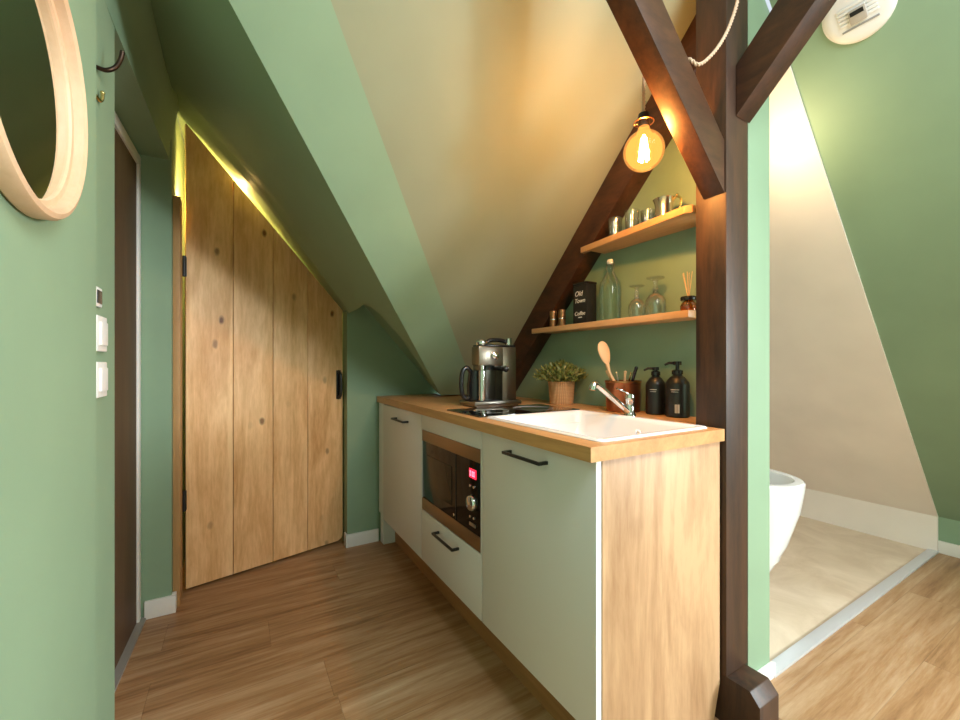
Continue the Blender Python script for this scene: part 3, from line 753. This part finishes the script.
# potted plant
px, py = 1.425, 1.605
t = thing('potted_plant', 'small bushy plant in a woven reed pot on the worktop', 'plant', (px, py, CZ1))
bm = bmesh.new(); lathe(bm, [(0, 0), (.056, 0), (.059, .004), (.066, .108), (.068, .114), (.064, .116), (.060, .105), (.060, .095), (0, .095)], (px, py, CZ1), 36); pot = obj('woven_pot', bm, WEAVE, t)
bm = bmesh.new(); lathe(bm, [(0, .099), (.059, .096)], (px, py, CZ1), 24); obj('soil', bm, SOIL, pot)
def foliage(n, seed, spread):
    rnd = random.Random(seed); b = bmesh.new()
    for i in range(n):
        a = rnd.uniform(0, 2*math.pi); el = rnd.uniform(.02, 1)**.8
        th = R(74)*(1-el); ln = rnd.uniform(.085, .135)*(1.0 if th > .6 else .98)
        d = Vector((math.sin(th)*math.cos(a)*spread, math.sin(th)*math.sin(a)*spread, math.cos(th)*.92))
        p0 = Vector((px, py, CZ1+.10))+Vector((d.x*.03, d.y*.03, 0)); p1 = p0+d*ln*.6; p2 = p0+d*ln+Vector((0, 0, -.012*math.sin(th)))
        if p2.x > XW0-.012: p2.x = XW0-.012
        if p1.x > XW0-.015: p1.x = XW0-.015
        for kk in range(3):
            base = p1.lerp(p2, kk*.32); q = Vector((rnd.gauss(0, 1), rnd.gauss(0, 1), rnd.gauss(.5, .8))).normalized()
            dd = (d+q*.9).normalized(); w = dd.cross(q).normalized()*rnd.uniform(.0030, .0050); l2 = rnd.uniform(.020, .036)
            tip = base+dd*l2; tip.x = min(tip.x, XW0-.004)
            v = [b.verts.new(base), b.verts.new(base+dd*l2*.5+w), b.verts.new(tip), b.verts.new(base+dd*l2*.5-w)]
            for vv_ in v: vv_.co.x = min(vv_.co.x, XW0-.003)
            b.faces.new(v)
        w = d.cross(Vector((.3, .2, .1))).normalized()*.0010
        v = [b.verts.new(p0-w), b.verts.new(p0+w), b.verts.new(p1+w), b.verts.new(p1-w)]; b.faces.new(v)
    return b
obj('foliage', foliage(430, 3, 1.0), LEAF, t, smooth=0)
obj('young_foliage', foliage(240, 5, 1.05), LEAF2, t, smooth=0)['label'] = 'lighter yellow-green leaves'

# utensil pot with its tools
ux, uy = 1.435, 1.225
t = thing('utensil_pot', 'dark copper pot holding wooden spoon and utensils behind the tap', 'pot', (ux, uy, CZ1))
bm = bmesh.new(); lathe(bm, [(0, 0), (.066, 0), (.069, .003), (.073, .128), (.074, .131), (.071, .131), (.067, .006), (0, .006)], (ux, uy, CZ1), 40); obj('vessel', bm, COPPERD, t)
bm = bmesh.new(); lathe(bm, [(.0728, .122), (.0752, .124), (.0752, .131), (.0728, .132)], (ux, uy, CZ1), 40); obj('rim_band', bm, COPPER, t)
t2 = thing('wooden_spoon', 'pale wooden spoon standing tallest in the copper pot', 'spoon', (ux, uy, CZ1+.01))
p0 = Vector((ux-.01, uy-.03, CZ1+.02)); p1 = Vector((ux-.022, uy+.055, CZ1+.165)); p2 = Vector((ux-.027, uy+.090, CZ1+.285))
bm = bmesh.new(); tube(bm, [p0, p1, p1.lerp(p2, .3)], [.006, .007, .009], 10); obj('spoon_handle', bm, SPOONW, t2)
b = bmesh.new(); ball(b, (0, 0, 0), 1.0, 1.0, 20, 14)
for v in b.verts: v.co = Vector((v.co.x*.007, v.co.y*.027*(1+.22*v.co.z), v.co.z*.055))
d = (p2-p1).normalized(); M = Matrix.Translation(p1.lerp(p2, .72)) @ d.to_track_quat('Z', 'Y').to_matrix().to_4x4() @ Matrix.Rotation(R(62), 4, 'Z')
obj('spoon_bowl', rot(b, M), SPOONW, t2)
tools = [((.0, .045), (-.02, .072, .17), SPOONW, 'short pale wooden stick leaning behind the big spoon', 'wooden_stick', .0045),
         ((-.01, -.02), (-.02, .018, .165), STEEL, 'thin steel skewer upright in the copper pot', 'skewer', .003),
         ((.01, -.03), (.0, -.012, .168), SPOONW, 'pale bamboo brush handle in the middle of the copper pot', 'brush_handle', .005),
         ((-.02, -.01), (-.01, -.050, .165), BRASS, 'golden handled fork leaning in the copper pot', 'fork', .0035),
         ((.0, .02), (-.012, -.078, .185), BLACKPL, 'black spatula handle leaning towards the soap bottles', 'spatula', .006)]
for (ax, ay), (bx_, by_, bz_), m_, lab, nm, r_ in tools:
    bm = bmesh.new(); tube(bm, [(ux+ax, uy+ay, CZ1+.012), (ux+bx_*.6, uy+by_*.6, CZ1+.11), (ux+bx_, uy+by_, CZ1+bz_)], [r_*.8, r_, r_*1.15], 10)
    ball(bm, (ux+bx_, uy+by_, CZ1+bz_), r_*1.25)
    tag(obj(nm, bm, m_), lab, 'utensil', 'utensils in the copper pot')

# soap dispensers
def soap(x, y, r, hs, ht, label, seed):
    t = thing('soap_dispenser', label, 'soap dispenser', (x, y, CZ1), 'black pump bottles beside the post')
    bm = bmesh.new(); lathe(bm, [(0, 0), (r-.004, 0), (r, .004), (r, hs-.012), (r*.93, hs), (r*.62, hs+.018), (r*.40, hs+.024), (r*.38, hs+.032), (0, hs+.032)], (x, y, CZ1), 36); b_ = obj('bottle', bm, SOAPB, t)
    bm = bmesh.new(); lathe(bm, [(0, hs+.030), (r*.46, hs+.030), (r*.46, hs+.044), (r*.30, hs+.047), (r*.16, hs+.048), (r*.16, ht-.014), (r*.34, ht-.014), (r*.34, ht), (0, ht)], (x, y, CZ1), 24)
    nx, ny = -.62, .78
    tube(bm, [(x, y, CZ1+ht-.006), (x+nx*.030, y+ny*.030, CZ1+ht-.006), (x+nx*.045, y+ny*.045, CZ1+ht-.014)], [.0055, .005, .004], 8)
    obj('pump', bm, BLACKPL, t)
    # small printed lines wrapped on the bottle, facing the room
    def strip(a0, a1, z0, z1, nm):
        b = bmesh.new(); n = 8; lo = []; hi = []
        for i in range(n+1):
            a = R(a0+(a1-a0)*i/n); lo.append(b.verts.new((x+(r+.0004)*math.cos(a), y+(r+.0004)*math.sin(a), CZ1+z0))); hi.append(b.verts.new((x+(r+.0004)*math.cos(a), y+(r+.0004)*math.sin(a), CZ1+z1)))
        for i in range(n): b.faces.new((lo[i], lo[i+1], hi[i+1], hi[i]))
        obj(nm, b, LABELW, b_)
    strip(182, 222, hs*.78, hs*.80, 'printed_line'); strip(184, 218, hs*.72, hs*.735, 'printed_line')
    return strip
soap(1.462, 1.084, .038, .127, .190, 'smaller black pump bottle next to the copper pot', 1)
st_ = soap(1.457, .985, .0435, .133, .212, 'larger black pump bottle next to the timber post', 2)
st_(202, 212, .018, .050, 'printed_block'); st_(214, 224, .018, .050, 'printed_block')

# ------------------------------------------------------------------ shelves
LZ0, LZ1 = 1.292, 1.319
bm = bmesh.new(); prism(bm, [(1.402, .905, LZ0), (1.408, 1.83, LZ0), (1.4235, 1.83, LZ0), (1.4235, 1.755, LZ0), (XW0, 1.755, LZ0), (XW0, .905, LZ0)], (0, 0, LZ1-LZ0), .003)
tag(obj('wall_shelf', bm, SHELFW), 'lower oak wall shelf carrying bottle and black tin', 'shelf', 'oak wall shelves', 'thing')
UZ0, UZ1 = 1.648, 1.675
bm = bmesh.new(); prism(bm, [(1.36, .862, UZ0), (1.345, .885, UZ0), (1.403, 1.448, UZ0), (1.4235, 1.448, UZ0), (1.4235, 1.40, UZ0), (XW0, 1.40, UZ0), (XW0, .862, UZ0)], (0, 0, UZ1-UZ0), .003)
tag(obj('wall_shelf', bm, SHELFW), 'upper oak wall shelf carrying tumblers and metal mug', 'shelf', 'oak wall shelves', 'thing')

# copper shakers
t = thing('copper_shaker', 'copper shaker at the very end of the lower shelf against the rafter', 'shaker', (1.428, 1.672, LZ1), 'copper shakers on the lower shelf')
bm = bmesh.new(); lathe(bm, [(0, 0), (.0175, 0), (.018, .002), (.018, .062), (0, .062)], (0, 0, 0), 24); obj('shaker_body', bm, SHAK, t, world=False)
bm = bmesh.new(); lathe(bm, [(.0182, .034), (.0188, .035), (.0188, .039), (.0182, .040)], (0, 0, 0), 24); obj('band', bm, CHROME, t, world=False)
bm = bmesh.new(); lathe(bm, [(.0180, .063), (.0184, .064), (.0184, .080), (.016, .083), (0, .083)], (0, 0, 0), 24); obj('cap', bm, SHAK, t, world=False)
dup(t, (1.432, 1.608, LZ1), 'copper shaker standing next to the black tin')

# coffee tin
t = thing('coffee_tin', 'tall black tin with white handwritten lettering on the lower shelf', 'tin', (1.4525, 1.470, LZ1))
tx0, tx1, ty0, ty1, th_ = 1.420, 1.485, 1.424, 1.516, .185
bm = bmesh.new(); bx(bm, tx0, tx1, ty0, ty1, LZ1, LZ1+th_, .004); body = obj('tin_body', bm, DARKTIN, t)
bm = bmesh.new(); bx(bm, tx0-.001, tx1+.001, ty0-.001, ty1+.001, LZ1+th_, LZ1+th_+.012, .003); obj('tin_lid', bm, DARKTIN, t)
Mx = Matrix(((0, 0, -1, 0), (-1, 0, 0, 0), (0, 1, 0, 0), (0, 0, 0, 1)))
for s, zc, sz, off in (('Old', .142, .034, .008), ('Town', .108, .030, .0), ('Coffee', .047, .026, .0)):
    b = text_bm(s, sz, shear=.25); rot(b, Matrix.Translation((tx0-.0006, 1.470+off, LZ1+zc)) @ Mx)
    obj('lettering', b, CHALK, body, smooth=0)
bm = bmesh.new(); bx(bm, tx0-.0010, tx0-.0002, 1.455, 1.478, LZ1+.027, LZ1+.031); obj('lettering_dash', bm, CHALK, body)

# swing-top bottle
x, y = 1.464, 1.322
t = thing('swing_top_bottle', 'large clear glass bottle with white swing stopper on the lower shelf', 'bottle', (x, y, LZ1))
bm = bmesh.new(); lathe(bm, [(0, .003), (.040, 0), (.047, .004), (.048, .012), (.048, .150), (.044, .172), (.026, .205), (.016, .222), (.0145, .235), (.0145, .252), (.017, .254), (.017, .262), (.013, .263)], (x, y, LZ1), 40); g = obj('glass_body', bm, BOTTLEG, t)
bm = bmesh.new(); lathe(bm, [(.011, .258), (.0145, .264), (.0145, .272), (.011, .279), (0, .281)], (x, y, LZ1), 24); stp = obj('stopper', bm, PLASTW, t)
bm = bmesh.new()
for s in (-1, 1): tube(bm, spline([(x, y+s*.013, LZ1+.273), (x, y+s*.021, LZ1+.262), (x, y+s*.022, LZ1+.240), (x, y+s*.016, LZ1+.226)], 5), .0014, 6)
obj('wire_bail', bm, CHROME, stp)

# upturned goblets
t = thing('goblet', 'smaller upturned stemmed glass next to the glass bottle', 'glass', (1.458, 1.172, LZ1), 'upturned goblets on the lower shelf')
def goblet(k):
    bm = bmesh.new(); lathe(bm, [(.036*k, .001), (.040*k, .030*k), (.038*k, .062*k), (.026*k, .082*k), (.010*k, .092*k), (.008*k, .100*k)], (0, 0, 0), 32); return bm
obj('goblet_bowl', goblet(.88), GLASS, t, world=False)
def stem(k):
    bm = bmesh.new(); lathe(bm, [(0, .088*k), (.012*k, .092*k), (.008*k, .101*k), (.013*k, .108*k), (.008*k, .115*k), (.007*k, .132*k), (.010*k, .142*k), (.034*k, .150*k), (.035*k, .153*k), (0, .152*k)], (0, 0, 0), 32); return bm
obj('goblet_stem', stem(.88), GLASS, t, world=False)
t = thing('goblet', 'larger upturned stemmed glass nearer to the reed diffuser', 'glass', (1.458, 1.082, LZ1), 'upturned goblets on the lower shelf')
obj('goblet_bowl', goblet(1.0), GLASS, t, world=False); obj('goblet_stem', stem(1.0), GLASS, t, world=False)

# reed diffuser
x, y = 1.45, .935
t = thing('reed_diffuser', 'amber reed diffuser with black collar beside the post', 'diffuser', (x, y, LZ1))
bm = bmesh.new(); lathe(bm, [(0, 0), (.022, 0), (.028, .006), (.029, .020), (.022, .034), (.012, .040), (.012, .044)], (x, y, LZ1), 28); obj('diffuser_bottle', bm, AMBERG, t)
bm = bmesh.new(); lathe(bm, [(0, .002), (.021, .002), (.026, .008), (.026, .018), (0, .018)], (x, y, LZ1), 28); obj('oil', bm, plain('amber_oil', (.55, .24, .05), .15), t)
bm = bmesh.new(); lathe(bm, [(.012, .040), (.027, .040), (.028, .044), (.028, .052), (.026, .055), (.006, .055)], (x, y, LZ1), 28); obj('collar', bm, BLACKPL, t)
for dx, dy in ((-.006, .016), (.010, .004), (-.012, -.002), (.004, .026), (-.002, -.016)):
    bm = bmesh.new(); tube(bm, [(x-dx*.3, y-dy*.3, LZ1+.01), (x+dx, y+dy, LZ1+.146)], .0013, 6); obj('reed', bm, REED, t)

# tumblers and mug on the upper shelf
t = thing('tumbler', 'clear ribbed tumbler at the rafter end of the upper shelf', 'glass', (1.44, 1.272, UZ1), 'tumblers on the upper shelf')
bm = bmesh.new(); lathe(bm, [(0, .002), (.022, 0), (.026, .003), (.030, .086), (.0305, .088), (.0285, .088), (.025, .014), (0, .011)], (0, 0, 0), 28)
for v in bm.verts:
    pass
obj('tumbler_wall', bm, GLASS, t, world=False)
bm = bmesh.new(); lathe(bm, [(0, .0025), (.0235, .0025), (.0245, .010), (0, .010)], (0, 0, 0), 24); obj('tumbler_base', bm, thin_glass('thick_glass_base', (.92, .90, .82), body=.25), t, world=False)
dup(t, (1.428, 1.172, UZ1), 'clear ribbed tumbler second from the rafter on the upper shelf')
dup(t, (1.484, 1.138, UZ1), 'clear tumbler half hidden by the next one near the metal mug')
x, y = 1.428, 1.022
t = thing('metal_mug', 'silver metal mug with looped handle on the upper shelf', 'mug', (x, y, UZ1))
bm = bmesh.new(); lathe(bm, [(0, 0), (.029, 0), (.031, .002), (.032, .055), (.036, .076), (.041, .085), (.039, .085), (.034, .075), (.029, .055), (.028, .004), (0, .004)], (x, y, UZ1), 36); obj('mug_body', bm, SILVER, t)
bm = bmesh.new(); tube(bm, spline([(x+.004, y-.031, UZ1+.070), (x+.006, y-.050, UZ1+.083), (x+.009, y-.066, UZ1+.066), (x+.008, y-.062, UZ1+.036), (x+.004, y-.046, UZ1+.020), (x+.002, y-.030, UZ1+.020)], 6), .0042, 8, flat=1.0)
ball(bm, (x+.006, y-.052, UZ1+.086), .006); obj('mug_handle', bm, BRASS, t)

# ------------------------------------------------------------------ pendant bulb
BX, BY, BZ, BRr = 1.105, .862, 1.792, .0615
t = thing('pendant_bulb', 'glowing globe filament bulb hanging from the brace', 'lamp', (BX, BY, BZ-BRr))
prof = []
for i in range(0, 23):
    a = math.pi*i/22*.86
    prof.append((BRr*math.sin(a), -BRr*math.cos(a)))
prof[0] = (0, -BRr)
prof += [(.0205, .064), (.0165, .074), (.0155, .084)]
bm = bmesh.new(); lathe(bm, prof, (BX, BY, BZ), 40); obj('bulb_globe', bm, BULBG, t)
bm = bmesh.new()
for k in range(6):
    a = 2*math.pi*k/6; c, s = math.cos(a), math.sin(a)
    tube(bm, [(BX+c*.006, BY+s*.006, BZ+.040), (BX+c*.014, BY+s*.014, BZ-.030)], .0034, 6)
lathe(bm, [(.004, .05), (.004, .03)], (BX, BY, BZ), 8)
obj('filament', bm, FILAM, t)
bm = bmesh.new(); lathe(bm, [(0, .118), (.016, .116), (.018, .098), (.018, .076), (.0165, .074)], (BX, BY, BZ), 24); obj('lamp_holder', bm, BLACK, t)
bm = bmesh.new(); lathe(bm, [(.0285, .088), (.0305, .089), (.0305, .091), (.0285, .092)], (BX, BY, BZ), 32, close=True)
for k in range(3):
    a = 2*math.pi*k/3; tube(bm, [(BX+.017*math.cos(a), BY+.017*math.sin(a), BZ+.09), (BX+.029*math.cos(a), BY+.029*math.sin(a), BZ+.09)], .001, 6)
obj('shade_ring', bm, COPPER, t)
pts = spline([(BX, BY, BZ+.116), (BX+.003, BY, 2.03), (1.122, .84, 2.056), (1.118, .795, 2.032), (1.122, .758, 2.020), (1.132, .729, 2.006), (1.150, .716, 1.990), (1.178, .710, 2.004), (1.225, .700, 2.055), (1.275, .695, 2.13), (1.315, .690, 2.225), (1.345, .690, 2.34), (1.362, .69, 2.50), (1.37, .69, 2.58)], 10)
def twist(pts, off, r, pitch):
    out = []; s = 0
    for i, p in enumerate(pts):
        if i: s += (p-pts[i-1]).length
        tdir = (pts[min(i+1, len(pts)-1)]-pts[max(i-1, 0)]).normalized()
        n = tdir.cross(Vector((.3, 1, .2))).normalized(); b_ = tdir.cross(n); a = off+2*math.pi*s/pitch
        out.append(p+(n*math.cos(a)+b_*math.sin(a))*r)
    return out
dense = []
for a, c in zip(pts[:-1], pts[1:]):
    for k in range(3): dense.append(a.lerp(c, k/3))
dense.append(pts[-1])
bm = bmesh.new()
for off in (0, math.pi): tube(bm, twist(dense, off, .0023, .024), .0033, 7)
obj('twisted_cord', bm, CORDM, t)['label'] = 'beige twisted textile cord'

# ------------------------------------------------------------------ round vent on the knee slope
vx, vy = 1.7525, .541
nrm = Vector((-1.105, 0, -1)).normalized()
t = thing('ceiling_vent', 'round white plastic vent disc on the green slope', 'vent', (vx, vy, KZ(vx)))
ex = Vector((1, 0, -1.105)).normalized(); ey = nrm.cross(ex)
M = Matrix.Translation((vx, vy, KZ(vx))) @ Matrix((ex, ey, nrm)).transposed().to_4x4()
M0 = Matrix.Translation(-Vector((vx, vy, KZ(vx)))) 
def vobj(name, bm, m, par): 
    rot(bm, M); return obj(name, bm, m, par)
bm = bmesh.new(); lathe(bm, [(0, .012), (.068, .012), (.086, .010), (.0935, .005), (.095, 0.0), (0, 0)], (0, 0, 0), 56); disc = vobj('vent_disc', bm, PLASTW, t)
bm = bmesh.new(); 
for i in range(5): bx(bm, -.027+i*.0115, -.019+i*.0115, -.049, .049, .012, .015, .001)
vobj('vent_slats', bm, PLASTW, disc)
bm = bmesh.new(); bx(bm, -.011, .033, -.022, .022, .0122, .020, .003); sq = vobj('sensor_block', bm, plain('taupe_plastic', (.45, .40, .34), .5), t)
bm = bmesh.new(); bx(bm, -.005, .008, -.017, .017, .0202, .0210); vobj('sensor_slot', bm, BLACK, sq)
bm = bmesh.new(); bx(bm, .040, .046, -.047, .047, .012, .0140, .001); vobj('edge_slot', bm, GREYP, disc)

# ------------------------------------------------------------------ bathtub
t = thing('bathtub', 'white freestanding bathtub just inside the bathroom', 'bathtub', (1.93, 1.60, 0))
def oval(cx, cy_, a, b_, z, n=56, p=2.4):
    out = []
    for i in range(n):
        th = 2*math.pi*i/n; c, s = math.cos(th), math.sin(th)
        out.append((cx+a*math.copysign(abs(c)**(2/p), c), cy_+b_*math.copysign(abs(s)**(2/p), s), z))
    return out
TX, TY = 2.165, 1.47
bm = bmesh.new()
hz = .585
ol = [(.06, .36, 0.0), (.085, .39, .012), (.12, .43, .06), (.165, .485, .16), (.208, .54, .28), (.245, .588, .44), (.256, .605, .55), (.256, .607, hz-.008), (.250, .600, hz), (.218, .568, hz), (.211, .560, hz-.01), (.205, .55, .38), (.175, .51, .20), (.13, .44, .11), (.05, .2, .10)]
loft(bm, [oval(TX, TY, a, b_, z) for a, b_, z in ol])
obj('tub_shell', bm, CERAM, t)
bm = bmesh.new(); lathe(bm, [(0, .101), (.03, .101), (.03, .104), (0, .105)], (TX, TY, 0), 20); obj('tub_drain', bm, CHROME, t)

# ------------------------------------------------------------------ lights
def area(name, loc, target, size, power, col, sy=None):
    l = bpy.data.lights.new(name, 'AREA'); l.energy = power; l.color = col; l.size = size
    if sy: l.shape = 'RECTANGLE'; l.size_y = sy
    o = bpy.data.objects.new(name, l); C.objects.link(o); o.location = loc
    o.rotation_euler = (Vector(target)-Vector(loc)).to_track_quat('-Z', 'Y').to_euler(); return o
def point(name, loc, power, col, r=.03):
    l = bpy.data.lights.new(name, 'POINT'); l.energy = power; l.color = col; l.shadow_soft_size = r
    o = bpy.data.objects.new(name, l); C.objects.link(o); o.location = loc; return o
def roof_window(name, p, ex_, n_, w_, h_, power, label):
    ey_ = n_.cross(ex_); Mw = Matrix.Translation(p) @ Matrix((ex_, ey_, n_)).transposed().to_4x4()
    bm = bmesh.new(); a, b2 = w_/2, h_/2
    for x0, x1, y0, y1 in ((-a-.07, -a, -b2-.07, b2+.07), (a, a+.07, -b2-.07, b2+.07), (-a, a, -b2-.07, -b2), (-a, a, b2, b2+.07)): bx(bm, x0, x1, y0, y1, -.005, .03, .003)
    struct(name, rot(bm, Mw), SKIRT, label, 'window')
    area(name+'_daylight', p+n_*.035, p+n_, w_, power, (.88, .95, 1.0), h_).matrix_world = Mw @ Matrix.Translation((0, 0, .035)) @ Matrix.Rotation(math.pi, 4, 'X')
nk = Vector((-1.105, 0, -1)).normalized()
roof_window('added_window_1', Vector((.95, -.48, FLAT-.48)), Vector((1, 0, 0)), Vector((0, 1, -1)).normalized(), 1.0, .8, 30, 'added unseen roof window behind the viewer that brightens the mirror wall')  # unseen window added here to throw more daylight on the mirror wall
roof_window('window_2', Vector((2.55, -1.45, KZ(2.55))), Vector((0, 1, 0)), nk, .8, .9, 205, 'white framed roof window in the slope over the knee wall')
point('bulb_light', (BX, BY, BZ), 21.0, (1, .50, .17), .02)
point('bathroom_lamp', (1.80, .83, 1.90), 3.4, (1, .69, .40), .05)
point('closet_lamp', (.0, 2.62, 2.078), 3.2, (1, .60, .19), .02)
point('closet_lamp_side', (-.19, 2.565, 1.90), 10.0, (1, .60, .19), .015)

w = bpy.data.worlds.new('World'); S.world = w; w.use_nodes = True
w.node_tree.nodes['Background'].inputs[0].default_value = (.8, .9, 1, 1); w.node_tree.nodes['Background'].inputs[1].default_value = .6

# ------------------------------------------------------------------ camera
cd = bpy.data.cameras.new('Camera'); cam = bpy.data.objects.new('Camera', cd); C.objects.link(cam)
cam.location = (0, 0, 1.12); cam.rotation_euler = (R(90), 0, R(-30.5))
cd.sensor_width = 36; cd.lens = 415/960*36; cd.shift_y = 5/960; cd.clip_start = .02
S.camera = cam
S.view_settings.view_transform = 'Standard'; S.view_settings.look = 'None'; S.view_settings.gamma = 1
S.view_settings.exposure = 0.62
